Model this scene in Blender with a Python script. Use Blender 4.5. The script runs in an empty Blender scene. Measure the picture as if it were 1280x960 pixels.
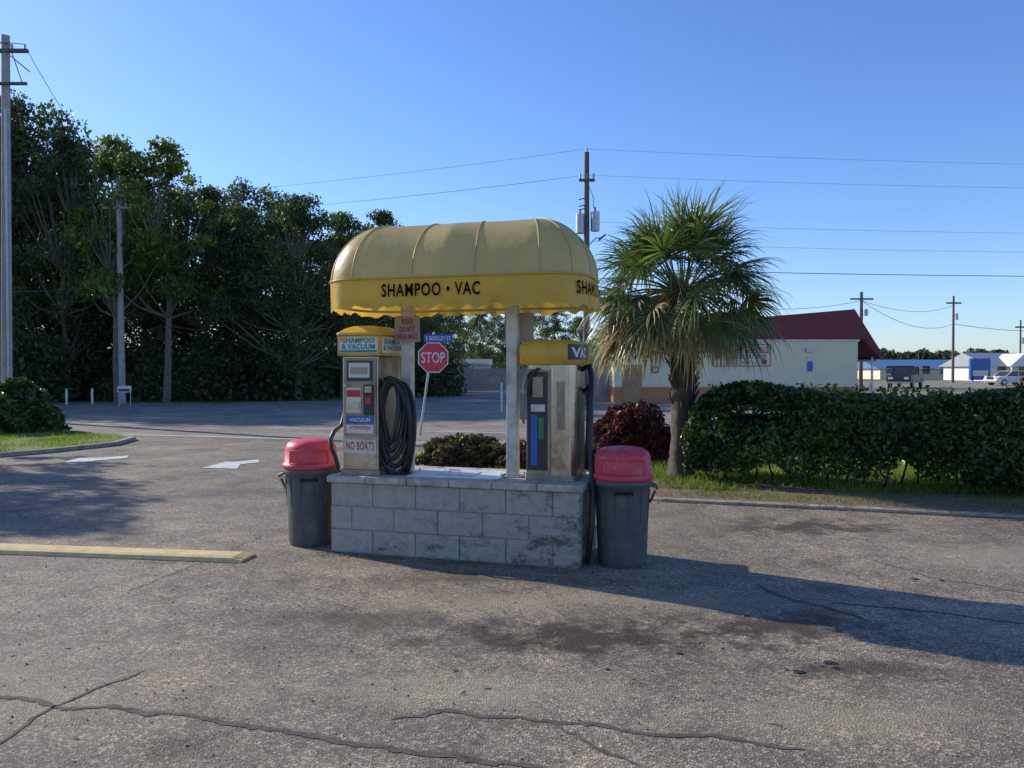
import bpy, math, random
import numpy as np
from mathutils import Vector, Matrix, noise
random.seed(7); rng=np.random.default_rng(7)
S=bpy.context.scene
COL=S.collection
FP=985.0; HZ=462.0; CH=1.6
def G(x,y,z=0.0):
    d=FP*(CH-z)/(y-HZ); return Vector(((x-640)/FP*d,d,z))
def ZH(y,d): return CH+(HZ-y)/FP*d
def XH(x,d): return (x-640)/FP*d

# ------------------------------------------------ materials
def newmat(name):
    m=bpy.data.materials.new(name); m.use_nodes=True
    nt=m.node_tree; b=nt.nodes.get('Principled BSDF'); return m,nt,b
def N(nt,t,**k):
    n=nt.nodes.new(t)
    for a,v in k.items(): setattr(n,a,v)
    return n
def ramp(nt,fac,stops):
    r=N(nt,'ShaderNodeValToRGB'); e=r.color_ramp.elements
    while len(e)<len(stops): e.new(0.5)
    for i,(p,c) in enumerate(stops):
        e[i].position=p; e[i].color=(*c,1) if len(c)==3 else c
    nt.links.new(fac,r.inputs[0]); return r.outputs[0]
def noisen(nt,scale,detail=4,rough=.6,vec=None):
    n=N(nt,'ShaderNodeTexNoise'); n.inputs['Scale'].default_value=scale
    n.inputs['Detail'].default_value=detail; n.inputs['Roughness'].default_value=rough
    if vec is None:
        tc=N(nt,'ShaderNodeTexCoord'); vec=tc.outputs['Object']
    nt.links.new(vec,n.inputs['Vector']); return n.outputs['Fac']
def mix(nt,a,b,fac,mode='MIX'):
    m=N(nt,'ShaderNodeMix',data_type='RGBA',blend_type=mode)
    for sock,v in ((m.inputs[0],fac),(m.inputs[6],a),(m.inputs[7],b)):
        if isinstance(v,(int,float)): sock.default_value=v
        elif isinstance(v,tuple): sock.default_value=(*v,1) if len(v)==3 else v
        else: nt.links.new(v,sock)
    return m.outputs[2]
def bump(nt,b,h,strength=.3,dist=.01):
    n=N(nt,'ShaderNodeBump'); n.inputs['Strength'].default_value=strength; n.inputs['Distance'].default_value=dist
    nt.links.new(h,n.inputs['Height']); nt.links.new(n.outputs[0],b.inputs['Normal'])
def mat(name,col,rough=.6,metal=0,var=.25,scale=6,bmp=0,bscale=60,spec=None,dirt=None):
    m,nt,b=newmat(name)
    f=noisen(nt,scale,5,.65)
    c2=tuple(max(0,c*(1-var)) for c in col); c1=tuple(min(1,c*(1+var*.6)) for c in col)
    o=ramp(nt,f,[(.3,c2),(.7,c1)])
    if dirt:
        f2=noisen(nt,dirt[1],6,.7); k=ramp(nt,f2,[(.48,(0,0,0)),(.66,(1,1,1))])
        o=mix(nt,o,dirt[0],k)
    nt.links.new(o,b.inputs['Base Color'])
    b.inputs['Roughness'].default_value=rough; b.inputs['Metallic'].default_value=metal
    if spec is not None: b.inputs['Specular IOR Level'].default_value=spec
    if bmp: bump(nt,b,noisen(nt,bscale,4,.6),bmp,.01)
    return m
def leafmat(name,c1,c2,c3=None,trans=.35,rough=.55,nscale=.6):
    m,nt,b=newmat(name)
    g=N(nt,'ShaderNodeNewGeometry')
    stops=[(0,c1),(.8,c2)]
    if c3: stops.append((1,c3))
    o=ramp(nt,g.outputs['Random Per Island'],stops)
    f=noisen(nt,nscale,3,.6)
    k=ramp(nt,f,[(.35,(.55,.58,.6)),(.65,(1.25,1.2,1.0))])
    o=mix(nt,o,k,1.0,'MULTIPLY')
    nt.links.new(o,b.inputs['Base Color']); b.inputs['Roughness'].default_value=rough
    t=N(nt,'ShaderNodeBsdfTranslucent')
    o2=mix(nt,o,(1.0,1.15,.5),1.0,'MULTIPLY'); nt.links.new(o2,t.inputs[0])
    mx=N(nt,'ShaderNodeMixShader'); mx.inputs[0].default_value=trans
    nt.links.new(b.outputs[0],mx.inputs[1]); nt.links.new(t.outputs[0],mx.inputs[2])
    nt.links.new(mx.outputs[0],nt.nodes['Material Output'].inputs[0]); return m

def asphalt(name,base,stains=(),agg=.5):
    m,nt,b=newmat(name)
    tc=N(nt,'ShaderNodeTexCoord'); P=tc.outputs['Object']
    big=noisen(nt,.45,6,.65,P); med=noisen(nt,3.2,6,.7,P)
    o=ramp(nt,big,[(.3,tuple(c*.72 for c in base)),(.7,tuple(c*1.22 for c in base))])
    k=ramp(nt,med,[(.3,(.70,.70,.71)),(.7,(1.22,1.2,1.16))]); o=mix(nt,o,k,1.0,'MULTIPLY')
    sn=noisen(nt,.9,9,.78,P); k=ramp(nt,sn,[(.5,(0,0,0)),(.66,(.6,.6,.6))]); o=mix(nt,o,(base[0]*1.65,base[1]*1.52,base[2]*1.28),k)
    v=N(nt,'ShaderNodeTexVoronoi'); v.inputs['Scale'].default_value=85; nt.links.new(P,v.inputs['Vector'])
    sp=N(nt,'ShaderNodeSeparateColor'); nt.links.new(v.outputs['Color'],sp.inputs[0])
    k=ramp(nt,sp.outputs[0],[(0,(.45,.45,.46)),(.65,(.95,.95,.95)),(1,(2.4,2.3,2.1))]); o=mix(nt,o,k,agg,'MULTIPLY')
    f=noisen(nt,1.1,8,.74,P); k=ramp(nt,f,[(.53,(1,1,1)),(.66,(.46,.44,.42))]); o=mix(nt,o,k,.85,'MULTIPLY')
    for (cx,cy,rx,ry,dk,colr) in stains:
        mp=N(nt,'ShaderNodeMapping'); mp.inputs['Location'].default_value=(-cx/rx,-cy/ry,0)
        mp.inputs['Scale'].default_value=(1/rx,1/ry,1)
        nt.links.new(P,mp.inputs['Vector'])
        ln=N(nt,'ShaderNodeVectorMath',operation='LENGTH'); nt.links.new(mp.outputs[0],ln.inputs[0])
        nn=noisen(nt,3.6,9,.8,P)
        ad=N(nt,'ShaderNodeMath',operation='MULTIPLY_ADD'); nt.links.new(nn,ad.inputs[0]); ad.inputs[1].default_value=4.2
        nt.links.new(ln.outputs['Value'],ad.inputs[2])
        mr=N(nt,'ShaderNodeMapRange'); nt.links.new(ad.outputs[0],mr.inputs[0])
        mr.inputs[1].default_value=2.3; mr.inputs[2].default_value=3.0; mr.inputs[3].default_value=dk; mr.inputs[4].default_value=0
        o=mix(nt,o,colr,mr.outputs[0])
    nt.links.new(o,b.inputs['Base Color']); b.inputs['Roughness'].default_value=.8
    b.inputs['Specular IOR Level'].default_value=.35
    ad=N(nt,'ShaderNodeMath',operation='ADD'); nt.links.new(v.outputs['Distance'],ad.inputs[0]); nt.links.new(noisen(nt,40,6,.75,P),ad.inputs[1])
    bump(nt,b,ad.outputs[0],.55,.009)
    return m

M={}
M['lot']=asphalt('lot_asphalt',(.25,.21,.16),[
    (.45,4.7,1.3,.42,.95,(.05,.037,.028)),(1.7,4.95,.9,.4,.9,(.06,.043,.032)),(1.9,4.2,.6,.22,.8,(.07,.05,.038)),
    (-.9,5.0,1.2,.25,.6,(.08,.062,.05)),(-.3,6.0,1.6,.22,.5,(.09,.072,.058)),
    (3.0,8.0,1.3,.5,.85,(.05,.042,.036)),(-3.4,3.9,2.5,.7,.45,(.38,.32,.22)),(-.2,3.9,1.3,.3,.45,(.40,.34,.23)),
    (1.6,3.6,1.2,.3,.45,(.40,.34,.22)),(4.4,6.8,1.6,.7,.45,(.40,.34,.24)),(1.4,8.2,1.0,.6,.4,(.36,.31,.22)),(.3,5.45,2.0,.3,.5,(.38,.31,.21))],.75)
M['street']=asphalt('street_asphalt',(.28,.245,.20),[],.3)
M['tar']=mat('tar_seal',(.115,.097,.078),.9,0,.5,9,.6,90)
M['oil']=mat('oil_spot',(.03,.027,.025),.5,0,.4,20)
M['paint']=mat('road_paint',(.74,.72,.67),.7,0,.25,8,.2,90,dirt=((.44,.41,.36),9))
M['conc']=mat('kerb_concrete',(.50,.46,.39),.88,0,.3,9,.5,60,dirt=((.27,.245,.205),6))
M['kerbd']=mat('kerb_dirty',(.38,.32,.24),.9,0,.35,7,.5,50,dirt=((.20,.16,.11),3))
M['stopconc']=mat('wheel_stop_paint',(.72,.52,.22),.85,0,.3,9,.5,60,dirt=((.58,.47,.31),5))
M['soil']=mat('soil',(.22,.15,.095),.95,0,.4,9,.8,40)
M['litter']=leafmat('litter_leaf',(.15,.095,.05),(.29,.20,.10),(.4,.3,.16),.1,.8,2)
M['pebble']=mat('pebble',(.28,.25,.20),.9,0,.4,30)
M['grassg']=mat('grass_ground',(.12,.15,.03),.95,0,.45,.8,.8,30,dirt=((.19,.15,.07),1.7))
M['grass']=leafmat('grass_blade',(.12,.19,.022),(.26,.36,.045),(.42,.37,.12),.5)
M['oak']=leafmat('oak_leaf',(.062,.088,.04),(.115,.152,.06),(.20,.24,.08),.45,.45,.35)
M['oakl']=leafmat('young_leaf',(.085,.12,.026),(.19,.24,.05),(.30,.33,.09),.52,.5,.35)
M['far']=leafmat('far_leaf',(.06,.085,.055),(.09,.12,.065),(.13,.16,.075),.3,.7,.05)
M['hedge']=leafmat('hedge_leaf',(.035,.072,.02),(.085,.145,.036),(.22,.29,.085),.35,.31,1.5)
M['red']=leafmat('red_leaf',(.095,.024,.03),(.20,.05,.055),(.33,.12,.08),.38,.45,2)
M['mixed']=leafmat('mixed_leaf',(.095,.045,.035),(.12,.13,.045),(.28,.14,.08),.38,.45,2)
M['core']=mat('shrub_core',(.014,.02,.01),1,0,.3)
M['bark']=mat('bark',(.19,.155,.12),.95,0,.4,5,.8,14)
M['palmbark']=mat('palm_bark',(.10,.08,.062),.95,0,.5,12,1,30)
M['palm']=leafmat('palm_leaf',(.085,.125,.05),(.17,.215,.09),(.31,.33,.15),.42,.33,3)
M['palmdead']=leafmat('palm_dead_leaf',(.36,.27,.13),(.54,.42,.22),(.64,.53,.32),.38,.7,3)
M['pole']=mat('pole_wood',(.15,.125,.10),.9,0,.35,3,.5,20)
M['poleg']=mat('pole_wood_grey',(.40,.37,.33),.85,0,.25,3,.5,20)
M['galv']=mat('galvanised',(.45,.46,.47),.45,.7,.2,6)
M['wire']=mat('wire_black',(.05,.05,.055),.6)
M['black']=mat('rubber_black',(.018,.018,.019),.42,0,.3,8)
M['ink']=mat('lettering_black',(.010,.009,.009),.95,0,.1,8,spec=.05)
M['blackp']=mat('black_panel',(.03,.032,.036),.3,0,.3,5)
M['steel']=mat('stainless',(.55,.47,.37),.28,.9,.25,3,.04,9,dirt=((.30,.25,.18),4))
M['steeld']=mat('stainless_dull',(.38,.305,.215),.42,.6,.3,4,dirt=((.22,.175,.12),6))
M['white']=mat('white_paint',(.78,.75,.70),.5,0,.1,6,dirt=((.5,.47,.42),5))
M['hatch']=mat('hatch_enamel',(.66,.66,.64),.35,0,.15,5,dirt=((.45,.44,.4),7))
M['post']=mat('post_paint',(.70,.655,.58),.45,.1,.12,3,dirt=((.45,.40,.33),7))
M['yellowt']=mat('topper_yellow',(.72,.42,.04),.4,0,.2,4,dirt=((.42,.27,.05),5))
M['redlid']=mat('lid_red',(.70,.045,.07),.5,0,.18,5,.1,60,dirt=((.68,.12,.13),7))
M['can']=mat('can_grey',(.085,.092,.092),.5,0,.2,4,.1,50,dirt=((.125,.128,.12),8))
M['teal']=mat('label_teal',(.01,.25,.24),.4)
M['blue']=mat('label_blue',(.03,.12,.42),.35,0,.3,2)
M['redp']=mat('label_red',(.55,.03,.035),.45)
M['signred']=mat('sign_red',(.70,.04,.055),.4,0,.1)
M['green']=mat('label_green',(.03,.22,.10),.4)
M['lbl']=mat('label_cream',(.74,.69,.57),.5,0,.15,9,dirt=((.53,.47,.36),9))
M['pinktxt']=mat('faded_red_lettering',(.36,.04,.05),.6)
M['greysign']=mat('faded_sign',(.38,.31,.27),.6,0,.12,5)
M['cream']=mat('wall_cream',(.80,.70,.48),.85,0,.08,2,.2,20)
M['orange']=mat('wall_orange',(.54,.22,.10),.85,0,.12,2)
M['maroon']=mat('roof_maroon',(.17,.02,.03),.6,0,.2,2)
M['door']=mat('door_tan',(.45,.25,.11),.6)
M['glass']=mat('dark_glass',(.03,.035,.04),.08)
M['navy']=mat('car_navy',(.02,.03,.055),.25)
M['fence']=mat('fence_grey',(.38,.355,.32),.9,0,.25,3)
M['bluebd']=mat('roof_blue',(.09,.20,.36),.6)

def blockmat():
    m,nt,b=newmat('split_block')
    f=noisen(nt,11,9,.8); o=ramp(nt,f,[(.28,(.31,.275,.225)),(.5,(.50,.455,.38)),(.75,(.62,.57,.48))])
    tc=N(nt,'ShaderNodeTexCoord'); mp=N(nt,'ShaderNodeMapping'); mp.inputs['Scale'].default_value=(2.6,2.6,4.5)
    nt.links.new(tc.outputs['Object'],mp.inputs[0])
    f2=noisen(nt,1.3,9,.85,mp.outputs[0])
    sx=N(nt,'ShaderNodeSeparateXYZ'); nt.links.new(tc.outputs['Object'],sx.inputs[0])
    a=N(nt,'ShaderNodeMath',operation='MULTIPLY_ADD'); nt.links.new(sx.outputs[0],a.inputs[0]); a.inputs[1].default_value=.065; nt.links.new(f2,a.inputs[2])
    a2=N(nt,'ShaderNodeMath',operation='MULTIPLY_ADD'); nt.links.new(sx.outputs[2],a2.inputs[0]); a2.inputs[1].default_value=-.14; nt.links.new(a.outputs[0],a2.inputs[2])
    k=ramp(nt,a2.outputs[0],[(.575,(0,0,0)),(.66,(.8,.8,.8))])
    o=mix(nt,o,(.08,.072,.06),k)
    nt.links.new(o,b.inputs['Base Color']); b.inputs['Roughness'].default_value=.95
    bump(nt,b,noisen(nt,34,9,.8),1.0,.022); return m
M['block']=blockmat()
M['mortar']=mat('mortar',(.38,.35,.29),.95,0,.3,12,.5,60)
def fabric(name,col,tr,dirtc):
    m,nt,b=newmat(name)
    f=noisen(nt,2.2,6,.65); o=ramp(nt,f,[(.3,tuple(c*.84 for c in col)),(.7,tuple(min(1,c*1.1) for c in col))])
    k=ramp(nt,noisen(nt,4,8,.78),[(.50,(0,0,0)),(.75,(.6,.6,.6))]); o=mix(nt,o,dirtc,k)
    nt.links.new(o,b.inputs['Base Color']); b.inputs['Roughness'].default_value=.40
    t=N(nt,'ShaderNodeBsdfTranslucent'); nt.links.new(o,t.inputs[0])
    mx=N(nt,'ShaderNodeMixShader'); mx.inputs[0].default_value=tr
    nt.links.new(b.outputs[0],mx.inputs[1]); nt.links.new(t.outputs[0],mx.inputs[2])
    nt.links.new(mx.outputs[0],nt.nodes['Material Output'].inputs[0])
    bump(nt,b,noisen(nt,3,4,.6),.35,.04); return m
M['fab']=fabric('awning_fabric',(.72,.57,.22),.36,(.52,.43,.19))
M['val']=fabric('awning_valance',(.84,.55,.07),.38,(.58,.42,.11))

# ------------------------------------------------ mesh builder
class MB:
    def __init__(s): s.V=[];s.F=[];s.I=[];s.mats=[];s.sm=[]
    def mi(s,m):
        m=M[m] if isinstance(m,str) else m
        if m not in s.mats: s.mats.append(m)
        return s.mats.index(m)
    def add(s,vs,fs,m,smooth=False):
        o=len(s.V); s.V+= [tuple(v) for v in vs]; i=s.mi(m)
        for f in fs: s.F.append([o+k for k in f]); s.I.append(i); s.sm.append(smooth)
    def box(s,a,b,m,T=None):
        x0,y0,z0=a;x1,y1,z1=b
        vs=[Vector(p) for p in ((x0,y0,z0),(x1,y0,z0),(x1,y1,z0),(x0,y1,z0),(x0,y0,z1),(x1,y0,z1),(x1,y1,z1),(x0,y1,z1))]
        if T: vs=[T@v for v in vs]
        s.add(vs,[(0,3,2,1),(4,5,6,7),(0,1,5,4),(1,2,6,5),(2,3,7,6),(3,0,4,7)],m)
    def tube(s,pts,r,m,n=8,cap=True,smooth=True):
        pts=[Vector(p) for p in pts]; L=len(pts)
        rs=r if isinstance(r,(list,tuple)) else [r]*L
        t=(pts[1]-pts[0]).normalized(); up=Vector((0,0,1)) if abs(t.z)<.9 else Vector((1,0,0))
        a=t.cross(up).normalized(); vs=[]
        for i,p in enumerate(pts):
            t=(pts[min(i+1,L-1)]-pts[max(i-1,0)]).normalized()
            a=(a-t*a.dot(t)).normalized(); b=t.cross(a)
            for k in range(n):
                w=2*math.pi*k/n; vs.append(p+(a*math.cos(w)+b*math.sin(w))*rs[i])
        fs=[(i*n+k,i*n+(k+1)%n,(i+1)*n+(k+1)%n,(i+1)*n+k) for i in range(L-1) for k in range(n)]
        s.add(vs,fs,m,smooth)
        if cap: s.add(vs[:n],[tuple(range(n))[::-1]],m); s.add(vs[-n:],[tuple(range(n))],m)
    def rings(s,rings,m,smooth=True,cap0=True,cap1=True):
        n=len(rings[0]); vs=[v for r in rings for v in r]
        s.add(vs,[(i*n+k,i*n+(k+1)%n,(i+1)*n+(k+1)%n,(i+1)*n+k) for i in range(len(rings)-1) for k in range(n)],m,smooth)
        if cap0: s.add(rings[0],[tuple(range(n))[::-1]],m)
        if cap1: s.add(rings[-1],[tuple(range(n))],m)
    def prism(s,poly,vec,m):
        n=len(poly); a=[Vector(p) for p in poly]; b=[p+Vector(vec) for p in a]
        s.add(a+b,[tuple(range(n))[::-1],tuple(range(n,2*n))]+[(i,(i+1)%n,n+(i+1)%n,n+i) for i in range(n)],m)
    def obj(s,name,Mx=None,bevel=0,parent=None,mesh_only=False):
        me=bpy.data.meshes.new(name); me.from_pydata(s.V,[],s.F)
        for m in s.mats: me.materials.append(m)
        me.polygons.foreach_set('material_index',s.I); me.polygons.foreach_set('use_smooth',s.sm); me.update()
        if mesh_only: return me
        o=bpy.data.objects.new(name,me); COL.objects.link(o)
        if Mx is not None: o.matrix_world=Mx
        if bevel:
            b=o.modifiers.new('bevel','BEVEL'); b.width=bevel; b.segments=2; b.limit_method='ANGLE'; b.angle_limit=math.radians(50)
        if parent: par(o,parent)
        return o
def empty(name,Mx=None):
    e=bpy.data.objects.new(name,None); COL.objects.link(e)
    if Mx is not None: e.matrix_world=Mx
    e.empty_display_size=.1; return e
def par(o,p):
    mw=o.matrix_world.copy(); o.parent=p; o.matrix_parent_inverse=p.matrix_world.inverted(); o.matrix_world=mw
def rrect(cx,cy,a,b,r,z,n=6):
    out=[]
    for (sx,sy,w0) in ((1,1,0),(-1,1,90),(-1,-1,180),(1,-1,270)):
        for k in range(n+1):
            w=math.radians(w0+90*k/n); out.append(Vector((cx+sx*(a-r)+r*math.cos(w),cy+sy*(b-r)+r*math.sin(w),z)))
    return out

def textmesh(s,bold=0.0,space=1.0):
    c=bpy.data.curves.new('t','FONT'); c.body=s; c.align_x='CENTER'; c.align_y='CENTER'; c.offset=bold; c.space_character=space; c.resolution_u=3
    c.space_line=.9
    o=bpy.data.objects.new('t',c); COL.objects.link(o); bpy.context.view_layer.update()
    dg=bpy.context.evaluated_depsgraph_get(); me=bpy.data.meshes.new_from_object(o.evaluated_get(dg))
    bpy.data.objects.remove(o); V=np.array([v.co[:] for v in me.vertices]); Fc=[list(p.vertices) for p in me.polygons]
    V[:,0]-=(V[:,0].max()+V[:,0].min())/2; V[:,1]-=(V[:,1].max()+V[:,1].min())/2
    bpy.data.meshes.remove(me); return V,Fc
def text(name,s,w,h,m,Mx,parent=None,bold=.02,space=1.0):
    V,Fc=textmesh(s,bold,space); V[:,0]*=w/np.ptp(V[:,0]); V[:,1]*=h/np.ptp(V[:,1])
    b=MB(); b.add([tuple(v) for v in V],Fc,m); return b.obj(name,Mx,parent=parent)

# ------------------------------------------------ site frame
P0=Vector((-1.593,6.91,0)); U=Vector((.9616,-.2745,0)); Vv=Vector((.2745,.9616,0)); Zv=Vector((0,0,1))
def frame(o,x,y,z):
    m=Matrix.Identity(4)
    for i,c in enumerate((x,y,z,o)):
        for j in range(3): m[j][i]=c[j]
    return m
F=frame(P0,U,Vv,Zv)
def face(u,v,z): return frame(F@Vector((u,v,z)),U,Zv,-Vv)
def side(u,v,z): return frame(F@Vector((u,v,z)),Vv,Zv,U)
def faceY(x,y,z): return frame(Vector((x,y,z)),Vector((1,0,0)),Zv,Vector((0,-1,0)))

# ------------------------------------------------ ground
def sheet(name,pts,z,m,thick=0):
    b=MB()
    if thick: b.prism([(p[0],p[1],z) for p in pts],(0,0,thick),m)
    else: b.add([(p[0],p[1],z) for p in pts],[tuple(range(len(pts)))],m)
    return b.obj(name)
sheet('ground',[(-700,-60),(700,-60),(700,900),(-700,900)],0-.016,'grassg')
L=lambda u,v:(F@Vector((u,v,0)))[:2]
sheet('parking_lot',[L(-60,-25),L(60,-25),L(60,9.6),L(-60,9.6)],-.008,'lot')
sheet('street',[L(-160,9.6),L(200,9.6),L(200,22),L(-160,22)],-.006,'street')
sheet('far_parking_lot',[L(-60,22),L(12,22),L(60,22),L(75,60),L(20,60),L(0,48),L(-8,60),L(-14,60),L(-20,26),L(-60,26)],-.012,'street')
sheet('highway',[(14,72),(140,48),(400,60),(400,125),(60,112),(10,100)],-.004,'street')
mk=MB()
def strip(a,b,w,m='paint',z=.0):
    a=Vector(a);b=Vector(b);d=(b-a).normalized();n=Vector((-d.y,d.x))*w/2
    mk.add([(*(a+n),z),(*(a-n),z),(*(b-n),z),(*(b+n),z)],[(0,1,2,3)],m)
strip(L(-25,9.9),L(-3.2,9.9),.15); strip(L(-3.2,9.9),L(2.5,9.9),.10); strip(L(8,9.9),L(60,9.9),.10)
for k in range(-8,16): strip(L(k*9,15.7),L(k*9+3,15.7),.16)
strip(L(-40,12.9),L(-1,12.9),.12); strip(L(-40,21.6),L(60,21.6),.12)
for k in range(6): strip((30+k*14,78-k*2.2),(36+k*14,77-k*2.2),.2)
for poly in ([(252,585),(283,577),(290,577.5),(322,574.5),(324,578),(300,580.5),(296,586)],
             [(78,578),(98,572.5),(122,572.5),(160,569.5),(158,572.5),(122,575.5),(104,578.5)]):
    q=[G(*p) for p in poly]; mk.add([(p.x,p.y,.0) for p in q],[tuple(range(len(q)))],'paint')
mk.obj('road_marking')
tb=MB()
def crack(px,w):
    pts=[Vector(G(*p)[:2]) for p in px]; P=[]
    for i in range(len(pts)-1):
        n=max(2,int((pts[i+1]-pts[i]).length/.03))
        for k in range(n): P.append(pts[i].lerp(pts[i+1],k/n))
    P.append(pts[-1]); vs=[]
    for i,p in enumerate(P):
        t=(P[min(i+1,len(P)-1)]-P[max(i-1,0)]).normalized(); n=Vector((-t.y,t.x))
        q=Vector((p.x*4,p.y*4,0)); off=noise.noise(q)*.04+noise.noise(q*4)*.014+noise.noise(q*11)*.008; e=min(1,i/4+.15,(len(P)-1-i)/4+.15)
        wa=w*e*(.5+.8*abs(noise.noise(q*2.3+Vector((5,0,0))))+.7*noise.noise(q*9)); wb=w*e*(.5+.8*abs(noise.noise(q*2.7+Vector((9,0,0))))+.7*noise.noise(q*8+Vector((0,4,0))))
        vs+=[(*(p+n*(off+max(.0015,wa))),-.005),(*(p+n*(off-max(.0015,wb))),-.005)]
    tb.add(vs,[(2*i,2*i+1,2*i+3,2*i+2) for i in range(len(P)-1)],'tar')
crack([(-60,868),(60,882),(200,893),(330,912),(480,935),(640,957),(760,990)],.026)
crack([(182,838),(120,862),(60,890),(0,925),(-60,960)],.013)
crack([(488,902),(560,890),(640,897),(760,912),(900,925),(1010,938)],.024)
crack([(690,905),(740,935),(800,957)],.016)
crack([(948,730),(975,745),(1020,756),(1085,776)],.03)
crack([(1040,752),(1120,760),(1210,770),(1300,782)],.02)
crack([(150,742),(260,700),(330,668)],.006)
crack([(1090,700),(1180,725),(1290,742)],.008)
crack([(380,745),(470,770),(520,812)],.004)
tb.obj('tar_crack_seal')
ob=MB()
for i,(x,y,r) in enumerate(((1000,841,.03),(1040,829,.035),(1048,836,.02),(1030,834,.012),(985,838,.012),(935,770,.02),(850,818,.02),(1145,724,.03),(1180,726,.02),(905,812,.012),(760,838,.014))):
    c=G(x,y); ob.add([(c.x+r*math.cos(a)*(1+.4*math.sin(3*a+x)),c.y+r*math.sin(a)*(1+.3*math.cos(2*a)),-.003) for a in [k*math.pi/7 for k in range(14)]],[tuple(range(14))],'oil')
ob.obj('oil_spot')

bed=[(1.83,9.55),(.3,11.0),(-1.0,12.4),(-1.9,14.0),(-1.7,15.9),(3.0,16.0),(22,10.6),(22,3.4)]
def kerb(name,pts,w,h,closed=True,m='conc'):
    b=MB(); n=len(pts); P=[Vector(p) for p in pts]; C=sum(P,Vector((0,0)))/n
    for i in range(n if closed else n-1):
        a=P[i];c=P[(i+1)%n]; d=(c-a).normalized(); nn=Vector((-d.y,d.x))
        if (C-a).dot(nn)<0: nn=-nn
        q=[a,c,c+nn*w,a+nn*w]
        b.prism([(v.x,v.y,-.008) for v in q],(0,0,h+.0007*i),m)
    return b.obj(name,bevel=.015)
kerb('kerb',bed,.14,.034,m='kerbd')
sheet('planting_bed_soil',bed,.018,'soil')
lawn=[(-9.6,14.1),(-8.9,15.2),(-8.35,16.6),(-8.55,17.9),(-9.2,18.8),(-11,19.7),(-14,20.6),(-40,28.2),(-40,14.5),(-14,13.7)]
kerb('kerb',lawn,.14,.08,m='kerbd'); sheet('lawn',lawn,.066,'grassg')

def quads(C,size,mat_,asp=.55,up=None,jit=.3,extra=None):
    n=len(C); a=rng.normal(size=(n,3)); a/=np.linalg.norm(a,axis=1)[:,None]
    r=rng.normal(size=(n,3)); b=np.cross(a,r); b/=np.linalg.norm(b,axis=1)[:,None]
    s=size*(1+jit*rng.normal(size=n)).clip(.4,2)[:,None]
    v=np.stack([C-a*s,C+b*s*asp,C+a*s,C-b*s*asp],1).reshape(-1,3); return v
def npmesh(name,groups):
    me=bpy.data.meshes.new(name); Vs=np.concatenate([g[0] for g in groups])
    nf=sum(len(g[0])//g[1] for g in groups); nl=len(Vs)
    me.vertices.add(len(Vs)); me.vertices.foreach_set('co',Vs.astype(np.float32).ravel())
    me.loops.add(nl); me.loops.foreach_set('vertex_index',np.arange(nl,dtype=np.int32))
    st=[];mi=[];o=0
    for i,g in enumerate(groups):
        k=g[1]; c=len(g[0])//k; st.append(o+np.arange(c)*k); mi.append(np.full(c,i)); o+=c*k
    me.polygons.add(nf); me.polygons.foreach_set('loop_start',np.concatenate(st).astype(np.int32))
    me.polygons.foreach_set('material_index',np.concatenate(mi).astype(np.int32))
    for g in groups: me.materials.append(M[g[2]])
    me.update(calc_edges=True); me.validate(); return me
def mbquads(b):
    out=[]
    for f in b.F:
        if len(f)==4: out+= [b.V[i] for i in f]
    return np.array(out)
def link(name,me,loc=(0,0,0),rot=0,sc=1):
    o=bpy.data.objects.new(name,me); COL.objects.link(o); o.location=loc; o.rotation_euler=(0,0,rot)
    o.scale=sc if isinstance(sc,tuple) else (sc,)*3; return o

def tree_mesh(H,R,base,nclump,nleaf,leaf,matn,seed,lean=0,cs=.24):
    r_=random.Random(seed); b=MB()
    tr=[Vector((0,0,-.1))]
    for k in range(1,6): tr.append(Vector((r_.uniform(-.3,.3)*k*.5+lean*k*.3,r_.uniform(-.3,.3)*k*.4,H*.82*k/5)))
    b.tube(tr,[H*.018*(1-.15*k) for k in range(6)],'bark',7)
    cl=[]
    for i in range(nclump):
        t=r_.random()**.85; z=base+(H-base)*t
        prof=math.sin(math.pi*min(1,(.18+.82*t))**.9)**.6 if t<.98 else .2
        a=r_.uniform(0,6.283); rr=R*prof*math.sqrt(r_.uniform(.12,1))*(1+.35*math.sin(2*a+seed)+.2*math.sin(5*a+z))
        c=Vector((rr*math.cos(a)+lean*t,rr*math.sin(a),z)); cl.append((c,r_.uniform(.45,1.15)*R*cs*(1.1-.35*t)))
    for i,(c,cr) in enumerate(cl):
        if i%2==0:
            k=min(4,max(1,int(c.z/(H*.82)*4))); p=tr[k]; m_=p.lerp(c,.5)+Vector((0,0,-.4))
            b.tube([p,m_,c],[H*.005,H*.0035,H*.0012],'bark',4)
    Cs=[]
    for c,cr in cl:
        n=int(nleaf*(cr/(R*.22))**2); d=rng.normal(size=(n,3)); d/=np.linalg.norm(d,axis=1)[:,None]
        rad=rng.random(n)**.5*(1+.25*rng.random(n)); p=d*rad[:,None]*cr*np.array([1.2,1.2,.7]); Cs.append(p+np.array(c[:]))
    C=np.concatenate(Cs)
    return npmesh('tree',[(quads(C,leaf,matn),4,matn),(mbquads(b),4,'bark')])
T=[tree_mesh(15,4.6,2.0,135,205,.12,'oak',1),tree_mesh(15,4.2,3.4,112,210,.12,'oak',2),tree_mesh(15,5.0,2.6,135,215,.125,'oak',3),
   tree_mesh(15,3.6,6.0,62,190,.13,'oakl',4),tree_mesh(15,4.4,2.0,128,205,.12,'oak',5)]
def tree(x,y,d,t,k=1.0,name='oak_tree'):
    H=ZH(y,d); s=H/15.4; link(name,T[t],(XH(x,d),d,0),random.uniform(0,6.28),(s*k,s*k,s))
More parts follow.
